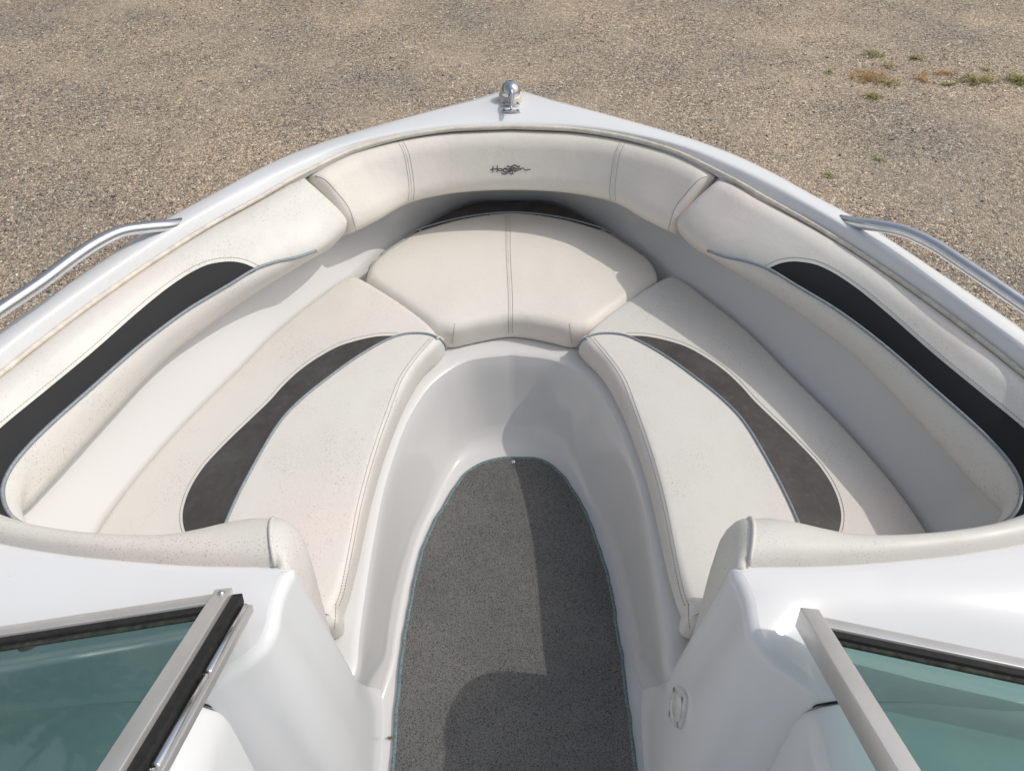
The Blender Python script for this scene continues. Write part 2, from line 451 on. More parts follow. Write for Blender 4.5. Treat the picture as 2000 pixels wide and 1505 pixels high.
def patch(ctrl, n, m, bulge, ru, rv, skirt=0.06, ends=(1, 1)):
    """cushion face through control curves ctrl (top to bottom), puffed towards the viewer side of the boat"""
    C = [spline(c, n) for c in ctrl]
    cols = [spline([c[i] for c in C], m) if len(C) > 2 else [C[0][i].lerp(C[1][i], j / (m - 1)) for j in range(m)] for i in range(n)]
    mid = [c[m // 2] for c in cols]; lu = [0]
    for i in range(1, n): lu.append(lu[-1] + (mid[i] - mid[i - 1]).length)
    def e(d, r):
        t = min(max(d / r, 0), 1); return math.sqrt(max(0, 1 - (1 - t) ** 2))
    rows = []; nr = []
    for i in range(n):
        tu = (mid[min(i + 1, n - 1)] - mid[max(i - 1, 0)]); tv = cols[i][-1] - cols[i][0]
        nn = tu.cross(tv).normalized()
        if nn.z < 0: nn = -nn
        fu = (e(lu[i], ru) if ends[0] else 1) * (e(lu[-1] - lu[i], ru) if ends[1] else 1)
        lv = [0]
        for j in range(1, m): lv.append(lv[-1] + (cols[i][j] - cols[i][j - 1]).length)
        rows.append([cols[i][j] + nn * bulge * fu * e(lv[j], rv) * e(lv[-1] - lv[j], rv) for j in range(m)]); nr.append(nn)
    V, F = grid(rows)
    per = [(i, 0) for i in range(n)] + [(n - 1, j) for j in range(1, m)] + [(i, m - 1) for i in range(n - 2, -1, -1)] + [(0, j) for j in range(m - 2, 0, -1)]
    a = [i * m + j for i, j in per]; b = []
    for i, j in per: b.append(len(V)); V.append(rows[i][j] - nr[i] * skirt)
    L = len(per)
    for k in range(L): F.append((a[k], a[(k + 1) % L], b[(k + 1) % L], b[k]))
    return V, F

CAMP = Vector((0, 0, CAMZ))
def cast(tree, px, py, lift=0.0012):
    d = ray(px, py).normalized(); h = tree.ray_cast(CAMP, d)
    if h[0] is None:
        h2 = None
        for t in np.arange(0.8, 3.0, 0.02):
            q = tree.find_nearest(CAMP + d * t)
            if q[0] is not None and (h2 is None or q[3] < h2[3]): h2 = q
        h = h2
    nn = h[1]
    if nn.dot(d) > 0: nn = -nn
    return h[0] + nn * lift, nn
def cast_line(tree, pts, n, lift=0.0012, closed=False):
    s = spline([(p[0], p[1], 0) for p in pts], n, closed)
    return [cast(tree, p.x, p.y, lift)[0] for p in s]
def relax(path, it=2):
    for _ in range(it): path = [path[0]] + [(path[i - 1] + path[i] * 2 + path[i + 1]) / 4 for i in range(1, len(path) - 1)] + [path[-1]]
    return path
def panel(tree, pts, step=9, lift=0.0012, n=None):
    s = spline([(p[0], p[1], 0) for p in pts], n or 160, True)
    Q = np.array([(p.x, p.y) for p in s]); P, T = fill2d(Q, step)
    return [cast(tree, p[0], p[1], lift)[0] for p in P], T
def ribbon(tree, pts, w, n=None, lift=0.0014, curve=True):
    s = spline([(p[0], p[1], 0) for p in pts], n or max(4, len(pts) * 5)) if curve else [Vector((p[0], p[1], 0)) for p in pts]
    L, R = [], []
    for i, p in enumerate(s):
        t = s[min(i + 1, len(s) - 1)] - s[max(i - 1, 0)]; t.normalize(); q = Vector((-t.y, t.x, 0)) * w / 2
        L.append(cast(tree, p.x + q.x, p.y + q.y, lift)[0]); R.append(cast(tree, p.x - q.x, p.y - q.y, lift)[0])
    return grid([L, R])
def stitches(path, dash=0.0045, gap=0.0022, r=0.0007):
    L = sum((path[i + 1] - path[i]).length for i in range(len(path) - 1)); n = max(2, int(L / (dash + gap)))
    e_ = even(path, n * 3 + 1); parts = []
    for i in range(n): parts.append(tube([e_[i * 3], e_[i * 3 + 1], e_[i * 3 + 2]], r, 4, False))
    return join(*parts)

# ================================================================ SETTING
gz = -0.75
V, F = grid([[Vector((x, y, gz)) for x in (-300, -30, -8, 0, 8, 30, 300)] for y in (-300, -30, -4, 4, 12, 40, 300)])
ground = mesh_obj('gravel_ground', V, F, GRAVEL, None, False); tag(ground, kind='structure')

def make_pebbles():
    bm = bmesh.new(); bmesh.ops.create_icosphere(bm, subdivisions=1, radius=1)
    base = np.array([tuple(v.co) for v in bm.verts]); fs = np.array([[v.index for v in f.verts] for f in bm.faces]); bm.free()
    N = 24000; rs = np.random.RandomState(3)
    y = 1.6 + 6.6 * rs.rand(N) ** 1.0; x = (rs.rand(N) * 2 - 1) * (1.6 + y * 0.85)
    clump = np.sin(x * 1.7 + 2 * np.sin(y * 0.9)) * np.sin(y * 1.3 + x * 0.6)
    keep = rs.rand(N) < 0.55 + 0.45 * clump; x, y = x[keep], y[keep]; N = len(x)
    s = 0.004 + 0.0065 * rs.rand(N) ** 3
    big = rs.rand(N) < 0.012; s[big] *= 1.9
    V = []; 
    for i in range(N):
        a = rs.rand() * 6.28; ca, sa = math.cos(a), math.sin(a)
        b = base * (1 + 0.25 * rs.randn(12, 1).clip(-1, 1)) * np.array([1.25, 0.9, 0.62]) * s[i]
        V.append(np.c_[b[:, 0] * ca - b[:, 1] * sa + x[i], b[:, 0] * sa + b[:, 1] * ca + y[i], b[:, 2] + gz + s[i] * 0.25])
    V = np.concatenate(V); F = (fs[None] + (np.arange(N) * 12)[:, None, None]).reshape(-1, 3)
    me = bpy.data.meshes.new('loose_gravel'); me.from_pydata(V.tolist(), [], F.tolist()); me.materials.append(PEBBLE)
    o = bpy.data.objects.new('loose_gravel', me); COL.objects.link(o)
    tag(o, 'loose tan and grey pebbles lying over the gravel yard', 'gravel', kind='stuff')
make_pebbles()

# ================================================================ BOAT
boat = empty('motor_boat', (0, 0.6, gz)); tag(boat, 'white open bow motor boat with cream wraparound cushions parked on gravel', 'boat')
NH = 90
ZG = 0.775
# half curves, centreline outwards on the left side, continued aft beyond the picture
def ext(h, pts): return h + [Vector(p) for p in pts]
G_OUT = ext(UL([(1000, 178), (972, 182), (934, 195), (868, 213), (806, 230), (749, 246), (692, 263), (648, 276), (604, 292), (560, 309),
    (490, 343), (420, 382), (343, 423), (271, 468), (181, 528), (90, 590), (0, 653)], 0.757), [(-1.17, 0.80, .757), (-1.21, 0.5, .757), (-1.235, 0.1, .755), (-1.24, -0.6, .755), (-1.24, -1.4, .755)])
G_RDG = ext(UL([(1000, 237), (912, 241), (824, 251), (736, 268), (648, 292), (560, 329), (480, 368), (407, 409), (361, 436), (300, 474), (195, 544), (100, 611), (0, 688)], 0.777),
    [(-1.115, 0.78, .777), (-1.155, 0.5, .777), (-1.18, 0.1, .775), (-1.185, -0.6, .775), (-1.185, -1.4, .775)])
PIPE = UL([(1000, 249, .766), (912, 252, .766), (868, 255, .765), (780, 269, .763), (692, 293, .758), (639, 316, .755), (600, 336, .753), (560, 356, .750), (520, 380, .748), (407, 443, .744), (316, 500), (226, 561), (136, 626), (45, 696), (0, 733), (-70, 788)], 0.742)
PIPE = ext(PIPE, [(-1.105, 0.78, .742), (-1.143, 0.5, .742), (-1.168, 0.1, .742), (-1.173, -0.6, .742), (-1.173, -1.4, .742)])
LBOT = ext(UL([(1000, 396), (925, 398), (868, 418), (824, 440), (789, 462), (758, 482), (727, 504), (700, 528), (680, 545), (633, 576), (542, 648), (452, 737), (361, 827), (271, 927), (226, 985), (185, 1045)], 0.415),
    [(-0.84, 0.50, .415), (-0.90, 0.2, .415), (-0.92, -0.4, .415), (-0.92, -1.4, .415)])
gi, gr, pp, lb = [spline(c, NH) for c in (G_OUT, G_RDG, PIPE, LBOT)]
def sh(c, dz, k=0.0, other=None):
    r = []
    for i, p in enumerate(c):
        q = p.copy()
        if other is not None: q = p.lerp(other[i], k)
        q.z += dz; r.append(q)
    return r
def inset(c, d):
    """move curve sideways (towards the boat's middle for d > 0)"""
    out = []
    for i, p in enumerate(c):
        a, b = c[max(i - 1, 0)], c[min(i + 1, len(c) - 1)]; t = (b - a); t.z = 0
        if i == 0: t = Vector((-1, 0, 0))
        t.normalize(); nrm = Vector((-t.y, t.x, 0))        # half curves run outwards-left then aft: left normal points inwards
        dd = d(i) if callable(d) else d
        out.append(p + nrm * dd)
    return out
def lerp2(a, b, k, z=None):
    r = [p.lerp(q, k) for p, q in zip(a, b)]
    if z is not None:
        for p in r: p.z = z
    return r
# hull outside
rows = [sh(gi, 0.0), sh(inset(gi, -0.004), -0.010), sh(inset(gi, -0.010), -0.05), sh(inset(gi, -0.006), -0.07), sh(inset(gi, 0.01), -0.10)]
for k, z in ((0.015, 0.45), (0.07, 0.20), (0.20, -0.10), (0.50, -0.32), (1.0, -0.50)):
    r = []
    for p in gi:
        q = Vector((p.x * (1 - k), 0, z)); yy = p.y - max(0, p.y - 0.2) * 0.28 * k
        q.y = yy; r.append(q)
    rows.append(r)
V, F = grid([full(r) for r in rows])
mesh_obj('hull', V, F, mat_gelcoat('hull_gelcoat', (0.78, 0.79, 0.80), 0.2, 0.4), boat)
# deck: rounded gunwale
rows = [sh(gi, 0.0), sh(lerp2(gi, gr, 0.06), 0.009), lerp2(gi, gr, 0.18, 0.7705), lerp2(gi, gr, 0.45, 0.775), lerp2(gi, gr, 0.82, 0.7785), lerp2(gi, gr, 0.93, 0.7785), gr,
        *[[Vector((a.x + (b.x - a.x) * k, a.y + (b.y - a.y) * k, a.z + (b.z - a.z) * f)) for a, b in zip(gr, pp)] for k, f in ((.18, .12), (.5, .5), (.9, .98), (1.06, 1.5))]]
V, F = grid([full(r) for r in rows]); DECK = (V, F)
mesh_obj('deck', V, F, GEL, boat)
deck_tree = bvh(V, F)
# cream piping along the gunwale's inner edge
for sgn, (i0, i1) in (('l', (0, 1)),):
    pc = sh(inset(pp, 0.004), 0.005)
    mesh_obj('coaming_piping', *tube(full(pc[:60]), 0.0058, 8), VPIPE, boat)

# liner wall, seat shelf, footwell
LIP = ext(UL([(1000, 691), (920, 701), (880, 719), (840, 751), (800, 811), (772, 879), (748, 959), (728, 1060), (712, 1160), (701, 1240), (692, 1316)], 0.357), [(-0.352, 0.44, .357), (-0.42, 0.38, .357)])
FLOORL = ext(UL([(1000, 884), (955, 889), (908, 911), (882, 939), (849, 990), (823, 1038), (803, 1098), (784, 1180), (773, 1246), (764, 1300)], 0.075), [(-0.325, 0.50, .075), (-0.37, 0.42, .075)])
lip, flo = spline(LIP, NH), spline(FLOORL, NH)
def wallmid(i):
    t = min(1, max(0, (i / (NH - 1) - 0.05) / 0.33)); return -0.045 + 0.115 * t * t * (3 - 2 * t)
pm = inset(pp, wallmid)
for p in pm: p.z = 0.575
rows = [sh(inset(pp, -0.02), -0.016), lerp2(pp, pm, 0.3, 0.70), pm, lerp2(pm, lb, 0.30, 0.520), lerp2(pm, lb, 0.65, 0.462), lerp2(pm, lb, 0.92, 0.425), lb, sh(lb, -0.035), lerp2(lb, lip, 0.06, 0.355)]
rows += [lerp2(lb, lip, 0.6, 0.355), inset(lip, -0.045)]
rows[-1] = [Vector((p.x, p.y, 0.356)) for p in rows[-1]]
rows += [[Vector((p.x, p.y, 0.358)) for p in inset(lip, -0.018)], [Vector((p.x, p.y, 0.357)) for p in inset(lip, -0.007)], [Vector((p.x, p.y, 0.352)) for p in lip],
         [Vector((p.x, p.y, 0.343)) for p in inset(lip, 0.004)]]
wl = inset(lip, 0.006); ft = inset(flo, -0.004)
for k, z in ((0.04, 0.325), (0.13, 0.28), (0.25, 0.225), (0.39, 0.170), (0.50, 0.133), (0.61, 0.104), (0.75, 0.086), (0.92, 0.077)):
    ks = (0.345 - z) / 0.27; r = []
    for i, (a, b) in enumerate(zip(wl, ft)):
        t = min(1, max(0, (i / (NH - 1) - .16) / .25)); t = t * t * (3 - 2 * t); q = a.lerp(b, k * (1 - t) + ks * t); q.z = z; r.append(q)
    rows.append(r)
rows += [[Vector((p.x, p.y, 0.0755)) for p in inset(flo, 0.012)], [Vector((p.x * 0.80, p.y - 0.04 if p.y > 0.3 else p.y, 0.075)) for p in inset(flo, 0.012)],
         [Vector((p.x * 0.35, p.y - 0.2 if p.y > 0.4 else p.y, 0.075)) for p in flo]]
fr = [full(r) for r in rows]
LINERV, LINERF = grid(fr[:14])
mesh_obj('footwell', *grid(fr[13:]), GELFOOT, boat)
liner = mesh_obj('liner', LINERV, LINERF, GELIN, boat)
liner_tree = bvh(LINERV, LINERF)
# footwell floor and cockpit floor
V, F = grid([[Vector((x, y, 0.0735)) for x in (-1.1, -0.5, 0, 0.5, 1.1)] for y in (-1.4, -0.6, 0, 0.5)] )
V2, F2 = grid([[Vector((x, y, 0.0735)) for x in (-0.27, 0, 0.27)] for y in (0.5, 0.8, 0.95)])
mesh_obj('cockpit_floor', *join((V, F), (V2, F2)), GELFLOOR, boat, False)
# ---------------------------------------------------------------- backrests
# bow backrest
bt_half = UL([(1000, 254, .756), (868, 260, .755), (780, 274, .753), (692, 298, .747), (648, 318, .744), (606, 344, .742)], 0.75)
bt = spline(mir(bt_half)[::-1] + bt_half[1:], 60)
bb_half = UL([(1000, 371), (934, 373), (868, 380), (798, 397), (740, 429), (700, 449), (684, 456)], 0.585)
bb = mir(bb_half)[::-1] + bb_half[1:]
bmid_half = UL([(1000, 305), (868, 313), (790, 330), (725, 362), (655, 398)], 0.675)
bmid = mir(bmid_half)[::-1] + bmid_half[1:]
BV = patch([bt, bb], 110, 30, 0.034, 0.028, 0.050, 0.06)
bowback = mesh_obj('bow_backrest', *BV, VINC, boat); tag(bowback, 'curved cream bow backrest with a printed emblem in its middle')
bb_tree = bvh(*BV)
def add_stitch(name, tree, pts, parent, n=80, lift=0.0008):
    return mesh_obj(name, *stitches(relax(cast_line(tree, pts, n, lift))), THREAD, parent, False, False)
def groove(name, tree, pts, parent, mat, r=0.0016, n=60, lift=0.0):
    return mesh_obj(name, *tube(relax(cast_line(tree, pts, n, lift), 3), r, 6, False), mat, parent)
for s in (0, 1):
    def X(p): return [(2000 - a if s else a, b) for a, b in p]
    base = [(780, 272), (793, 298), (801, 338), (804, 369), (802, 393)]
    for dx in (-5, 5): add_stitch('stitching', bb_tree, X([(a + dx, b) for a, b in base]), bowback, 60)
    groove('seam', bb_tree, X(base), bowback, VPIPE, 0.0012)
    groove('end_seam', bb_tree, X([(615, 343), (636, 352), (658, 376), (680, 404), (690, 430), (695, 450)]), bowback, THREAD, 0.0009, 60, 0.0004)
# emblem print: lettering and waves
def zt(p): return [(940 + a / 16.667, 300 + b / 16.667) for a, b in p]
let = [[(290, 522), (400, 505), (520, 497), (560, 512)], [(382, 395), (378, 500), (376, 612)], [(520, 385), (517, 500), (512, 608)],
       [(690, 505), (640, 490), (580, 500), (555, 530), (590, 558), (650, 555), (690, 535), (690, 505)], [(700, 560), (735, 505), (750, 480), (800, 470), (830, 490)],
       [(850, 490), (835, 520), (820, 545)], [(870, 500), (940, 490), (990, 490), (930, 530), (870, 565), (960, 560), (1040, 545)],
       [(1230, 480), (1180, 478), (1130, 500), (1125, 535), (1170, 550), (1220, 525), (1235, 490)], [(1250, 470), (1275, 500), (1260, 545)], [(1265, 530), (1310, 480), (1360, 470), (1385, 500), (1410, 540), (1500, 530), (1600, 508)],
       [(1260, 400), (1235, 425), (1220, 450)]]
mesh_obj('emblem_lettering', *join(*[ribbon(bb_tree, zt(l), 1.9, 20, 0.0016) for l in let]), INK, bowback, False)
wav = [([(830, 400), (900, 425), (980, 430), (1050, 385), (1110, 385), (1170, 420), (1230, 430)], 3.0), ([(650, 625), (720, 660), (790, 660), (850, 620), (930, 590), (1010, 520), (1090, 480)], 2.9),
       ([(700, 570), (780, 600), (860, 585), (920, 540), (1000, 470), (1080, 460), (1130, 490)], 2.4), ([(740, 480), (820, 520), (900, 500)], 2.2), ([(925, 640), (970, 665), (1050, 645)], 2.6),
       ([(1010, 620), (1020, 570), (1060, 530), (1110, 560), (1140, 555)], 2.2), ([(1060, 590), (1110, 580), (1130, 555)], 2.0)]
mesh_obj('emblem_waves', *join(*[ribbon(bb_tree, zt(l), w, 24, 0.0012) for l, w in wav]), INK2, bowback, False)

# side backrests
st = UL([(594, 347), (560, 361), (520, 385), (407, 448), (316, 505), (226, 566), (136, 631), (45, 702), (-50, 778)], 0.742) + [Vector((-1.098, 0.80, .742)), Vector((-1.12, 0.66, .742))]
sw = UL([(669, 421, .640), (612, 480, .63), (542, 511, .64), (452, 553, .65), (361, 608, .65), (271, 676, .65), (181, 755, .65), (95, 832, .65), (40, 885, .65), (-15, 945, .65)], 0.65) + [Vector((-1.01, 0.68, .65))]
sb = UL([(668, 456), (636, 490), (587, 516), (497, 572), (407, 635), (316, 707), (226, 802), (136, 902), (68, 978), (30, 1022)], 0.56) + [Vector((-0.90, 0.62, .56))]
dark_out = [(502, 526), (474, 514), (443, 511), (398, 520), (339, 554), (271, 608), (181, 687), (90, 762), (0, 836), (-70, 900), (-110, 960), (-100, 1010)]
welt_in = [(502, 528), (452, 553), (361, 608), (271, 676), (181, 755), (90, 836), (45, 882), (18, 918), (4, 954), (8, 986), (23, 1010), (60, 1035)]
for s in (0, 1):
    def X(p): return [(2000 - q[0] if s else q[0],) + tuple(q[1:]) for q in p]
    f = mir if s else (lambda a: a)
    SV = patch([f(st), f(sw), f(sb)], 120, 34, 0.030, 0.035, 0.036, 0.06, (1, 0))
    o = mesh_obj('side_backrest', *SV, VIN if s else VINM, boat)
    tag(o, 'cream side backrest in the shade with charcoal panel' if s else 'sunlit speckled cream side backrest with charcoal panel')
    t = bvh(*SV)
    pan = dark_out + [(-40, 1040)] + welt_in[:-1][::-1]
    mesh_obj('dark_panel', *panel(t, X(pan), 9, 0.0014, 220), BLACKV, o)
    w = [(617, 489), (580, 502), (542, 510), (497, 526)] + welt_in[1:]
    mesh_obj('welt', *tube(relax(cast_line(t, X(w), 170, 0.0015), 3), 0.0042, 7), WELT, o)
    # stitch line outside the dark panel
    so_ = []
    sp_ = spline([(a, b, 0) for a, b in dark_out], 80)
    for i, p in enumerate(sp_):
        tt = (sp_[min(i + 1, 79)] - sp_[max(i - 1, 0)]).normalized(); so_.append((p.x - tt.y * 8, p.y + tt.x * 8))
    add_stitch('stitching', t, X(so_), o, 200)

# ---------------------------------------------------------------- aft coaming pads (in front of the consoles)
def make_pad(s):
    D = [Vector((-1.13, .72, .748))] + UL([(-120, 1020), (0, 1052), (100, 1070), (200, 1082), (350, 1094), (450, 1097), (537, 1098)], 0.745)
    S = [Vector((-1.06, .83, .71))] + UL([(-100, 955), (0, 1006), (60, 1028), (114, 1040), (190, 1050), (285, 1054), (361, 1048), (437, 1029), (494, 1017), (540, 1017)], 0.705)
    D, S = spline(D, 60), spline(S, 60); rows = []
    def section(d, q):
        up = Vector((0, 0, 1)); c = [d + Vector((0, -0.01, -0.02)), d + Vector((0, 0.001, 0.006))]
        c += [d.lerp(q, 0.25) + up * 0.026, d.lerp(q, 0.55) + up * 0.036, d.lerp(q, 0.85) + up * 0.026, q + up * 0.004, q + Vector((0, 0.004, -0.05)), q + Vector((0, -0.008, -0.14)), q + Vector((0, -0.035, -0.25)), q + Vector((0, -0.05, -0.29))]
        return spline(c, 26)
    for d, q in zip(D, S): rows.append(section(d, q))
    wsec = rows[-1]
    cA, cB = U(573, 1108, .745), Vector((-.2965, .452, .074))
    def edge(z): k = (.745 - z) / .671; q = cA.lerp(cB, k); return Vector((q.x - .006, q.y - .010, z))
    ec = spline([Vector((-0.385, 0.515, .733)), Vector((cA.x - .012, cA.y - .006, .738)), edge(.70), edge(.60), edge(.50), edge(.40)], 26)
    cap = []
    for k in (0.06, 0.16, 0.3, 0.45, 0.6, 0.75, 0.88, 1.0):
        r = []
        for i in range(26):
            a = i / 25; p = wsec[i].lerp(ec[i], k)
            bl = math.sin(math.pi * k) ** 0.7
            p = p + Vector((0.020, 0.036, 0.0)) * bl * min(1, a * 3.2) * (1 - .75 * max(0, a - .3) / .7) + Vector((0, 0, 0.008)) * bl * max(0, 1 - a * 3)
            r.append(p)
        cap.append(r)
    V, F = grid(rows + cap)
    wl = [wsec[i] + Vector((0, 0, 0.0)) for i in range(1, 23)]
    f = mir if s else (lambda a: a)
    o = mesh_obj('coaming_pad', f(V), F, VINM if not s else VIN, boat)
    tag(o, 'cream coaming pad in front of the right console' if s else 'mildewed cream coaming pad in front of the left console')
    c = wl; cen = sum(c, Vector()) / len(c)
    c = [p + (p - cen).normalized() * 0.002 for p in c]
    mesh_obj('piping', *tube(f(c), 0.0036, 7), VIN, o)
for s in (0, 1): make_pad(s)

# ---------------------------------------------------------------- consoles
def make_console(s):
    T = [Vector((-1.16, .735, .748))] + UL([(-120, 1020), (0, 1052), (100, 1070), (200, 1082), (350, 1094), (450, 1097), (530, 1098), (560, 1100), (573, 1108), (571, 1122), (562, 1140), (550, 1172), (540, 1226)], 0.745) \
        + UL([(521, 1264, .742), (492, 1292, .738), (455, 1318, .728), (425, 1340, .716), (405, 1353, .705), (385, 1358, .70), (340, 1362, .70), (200, 1375, .70), (0, 1398, .70)], 0.70) + [Vector((-1.16, .33, .70))]
    B = []
    for i, p in enumerate(T):
        B.append(Vector((p.x, p.y, .074)))
    def setb(i, x, y): B[i].x = x; B[i].y = y
    ic = 9
    setb(8, -.315, .470); setb(9, -.2965, .452); setb(10, -.2955, .44); setb(11, -.2950, .42); setb(12, -.2945, .395); setb(13, -.294, .35)
    setb(14, -.297, .31); setb(15, -.312, .27); setb(16, -.355, .245); setb(17, -.385, .235); setb(18, -.41, .232)
    setb(19, -.45, .232); setb(20, -.60, .232); setb(21, -.90, .232)
    B2 = [p.copy() for p in B]
    for i_, x_, y_ in ((7, -.42, .58), (8, -.365, .59), (9, -.330, .585), (10, -.316, .56), (11, -.305, .51), (12, -.2975, .44)): B2[i_].x = x_; B2[i_].y = y_
    n = 150
    # dense correspondence
    dT, dB, dC = [], [], []
    for i in range(len(T) - 1):
        p0, p1, p2, p3 = T[max(i - 1, 0)], T[i], T[i + 1], T[min(i + 2, len(T) - 1)]
        q0, q1, q2, q3 = B[max(i - 1, 0)], B[i], B[i + 1], B[min(i + 2, len(T) - 1)]
        w0, w1, w2, w3 = B2[max(i - 1, 0)], B2[i], B2[i + 1], B2[min(i + 2, len(T) - 1)]
        for k in range(8):
            t = k / 8
            def cr(a, b, c, d): 
                L = (c - b).length + 1e-9
                m1 = (c - a) * (L / ((b - a).length + L)); m2 = (d - b) * (L / ((d - c).length + L))
                return (2*t**3-3*t*t+1)*b + (t**3-2*t*t+t)*m1 + (-2*t**3+3*t*t)*c + (t**3-t*t)*m2
            dT.append(cr(p0, p1, p2, p3)); dB.append(cr(q0, q1, q2, q3)); dC.append(cr(w0, w1, w2, w3))
    dT.append(T[-1]); dB.append(B[-1]); dC.append(B2[-1]); n = len(dT)
    def nrm(i):
        t = dT[min(i + 2, n - 1)] - dT[max(i - 2, 0)]; t.z = 0; t.normalize(); return Vector((t.y, -t.x, 0))   # inwards to the console body
    N = [nrm(i) for i in range(n)]
    for _ in range(4): N = [N[0]] + [(N[i - 1] + N[i] * 2 + N[i + 1]).normalized() for i in range(1, n - 1)] + [N[-1]]
    rows = []
    r = 0.020
    for a in (90, 75, 60, 45, 30, 15, 0):
        a = math.radians(a); rows.append([p + N[i] * (r * (1 - math.cos(a))) + Vector((0, 0, r * math.sin(a) - r)) for i, p in enumerate(dT)])
    for k in (0.08, 0.2, 0.3, 0.4, 0.5, 0.58, 0.62, 0.66, 0.7, 0.75, 0.8, 0.9, 1.0):
        rows.append([Vector((p.x, p.y, p.z - r)).lerp(q, k) - N[i] * ((0.004 if (p.x > -.47 and p.y < .534) else 0) * math.sin(math.pi * k ** 1.2)) + (dC[i] - q) * max(0, (k - .60) / .40) for i, (p, q) in enumerate(zip(dT, dB))])
    V, F = grid(rows)
    I = np.array([(p.x, p.y) for p in rows[0]]); Z = np.array([p.z for p in rows[0]])
    P, Tt = fill2d(I, 0.03)
    Vt = []
    for q in P:
        d2 = ((I - q) ** 2).sum(1) + 1e-6; w = 1 / d2 ** 1.5; z = (w * Z).sum() / w.sum(); dd = math.sqrt(d2.min())
        Vt.append(Vector((q[0], q[1], z + 0.012 * (1 - math.exp(-dd / 0.10)))))
    V, F = join((V, F), (Vt, Tt))
    f = mir if s else (lambda a: a); V = f(V)
    o = mesh_obj('console', V, F, GEL, boat); tag(o, 'white moulded console right of the walkway' if s else 'white moulded console left of the walkway')
    return o, bvh(V, F)
console_l, con_l = make_console(0)
console_r, con_r = make_console(1)

def pod(s):
    prof = [(1.13, .690), (0.90, .696), (0.60, .694), (0.52, .688), (0.488, .680), (0.466, .662), (0.455, .635), (0.452, .60), (0.449, .45), (0.446, .10)]
    P = spline([Vector((x, 0, z)) for x, z in prof], 44); rows = []
    for y, k in ((.326, 1), (.336, .6), (.333, .2), (.325, 0), (.2, 0), (0, 0), (-.2, 0), (-.45, 0)):
        rows.append([Vector((-p.x - (.008 * k if p.z < .68 else 0), y, p.z - .006 * k)) for p in P])
    V, F = grid(rows); f = mir if s else (lambda a: a)
    o = mesh_obj('dash_pod', f(V), F, GEL, boat); tag(o, 'white dash pod behind the right windshield' if s else 'white dash pod behind the left windshield')
    c = [Vector((-p.x, .3395, p.z - .004)) for p in P[:38]]
    mesh_obj('joint_seam', *tube(f(c), .0028, 6), RUBBER, o)
for s in (0, 1): pod(s)


# ---------------------------------------------------------------- speaker / vent plate on the right console wall
def wall_plate():
    c, nn = cast(con_r, 1328, 1380, 0.0)
    up = Vector((0, 0, 1)); up = (up - nn * up.dot(nn)).normalized(); sd_ = nn.cross(up).normalized()
    def ringf(ry, rx, off, p=2.6, k=40):
        return [c + nn * off + up * (.84 * ry * math.copysign(abs(math.sin(a)) ** (2 / p), math.sin(a))) + sd_ * (.72 * rx * math.copysign(abs(math.cos(a)) ** (2 / p), math.cos(a))) for a in [2 * math.pi * j / k for j in range(k)]]
    R = [ringf(.064, .052, -0.002, 1.5), ringf(.065, .053, 0.004, 1.5), ringf(.062, .050, 0.0075, 1.5), ringf(.040, .040, 0.008, 2), ringf(.037, .037, 0.004, 2), ringf(.034, .034, 0.004, 2), ringf(.028, .028, 0.0085, 2), ringf(.001, .001, .010, 2)]
    o = mesh_obj('wall_light', *grid(R, True), WPLAST, console_r)
    pr = [disc_dome(c + nn * 0.0078 + v, nn, 0.0048, 0.002, 12, 3) for v in (up * .044, -up * .044, sd_ * .032, -sd_ * .032)]
    mesh_obj('screw', *join(pr[0]), SCREW, o)
    for q in pr[1:]: mesh_obj('screw', *q, SCREW, o)
wall_plate()

# ---------------------------------------------------------------- bow fittings
def bow_light():
    c = U(997, 183, 0.795)
    def rg(r, z, sy=1.1): return [Vector((c.x + r * math.cos(a), c.y + r * sy * math.sin(a), z)) for a in [2 * math.pi * j / 32 for j in range(32)]]
    R = [rg(.0395, .768), rg(.0395, .777), rg(.0375, .780), rg(.0365, .792), rg(.0350, .796), rg(.0320, .797), rg(.001, .797)]
    b = mesh_obj('bow_light', *grid(R, True), PLASTIC, boat)
    R = [rg(.0315, .795)]
    for k in range(11):
        a = k / 10 * math.pi / 2; R.append(rg(.0315 * math.cos(a) ** .9 + 1e-4, .800 + .034 * math.sin(a)))
    mesh_obj('chrome_cover', *grid(R, True), CHROME, b)
    mesh_obj('screw', *disc_dome(Vector((c.x - 0.008, c.y - .0395, .785)), Vector((0, -1, .15)), .004, .002, 10, 3), SCREW, b)
bow_light()
def cleat():
    c1 = U(998, 205, .781); c2 = U(1000, 219, .781); parts = []
    y1, y2 = c1.y, c2.y; x = c1.x
    for y in (y1, y2):
        rr = []
        for t in np.linspace(-1, 1, 13):
            w = 0.0075 * (0.75 + 0.25 * math.cos(t * 3.1)); rr.append((Vector((x + t * .031, y, .784)), w))
        parts.append(tube([p for p, _ in rr], [w for _, w in rr], 8, True, 0.6))
        parts.append(tube([Vector((x, y, .782)), Vector((x, y + (y1 + y2 - 2 * y) * .1, .795)), Vector((x, y, .812))], [.008, .006, .0065], 10))
    base = mesh_obj('cleat', *join(*parts), CHROME, boat)
    ym = (y1 + y2) / 2; P = []; R = []
    for t in np.linspace(-1, 1, 19):
        P.append(Vector((x, ym + t * .072, .814 + .003 * abs(t) ** 2))); R.append(0.0085 * (1 - abs(t) ** 3 * .75) * (1 + .18 * math.cos(t * 6.2)))
    mesh_obj('cleat_horn', *tube(P, R, 12), CHROME, base)
    for y in (y1, y2):
        for sx in (-1, 1):
            mesh_obj('screw', *disc_dome(Vector((x + sx * .021, y, .788)), Vector((0, 0, 1)), .0045, .002, 10, 3), SCREW, base)
cleat()

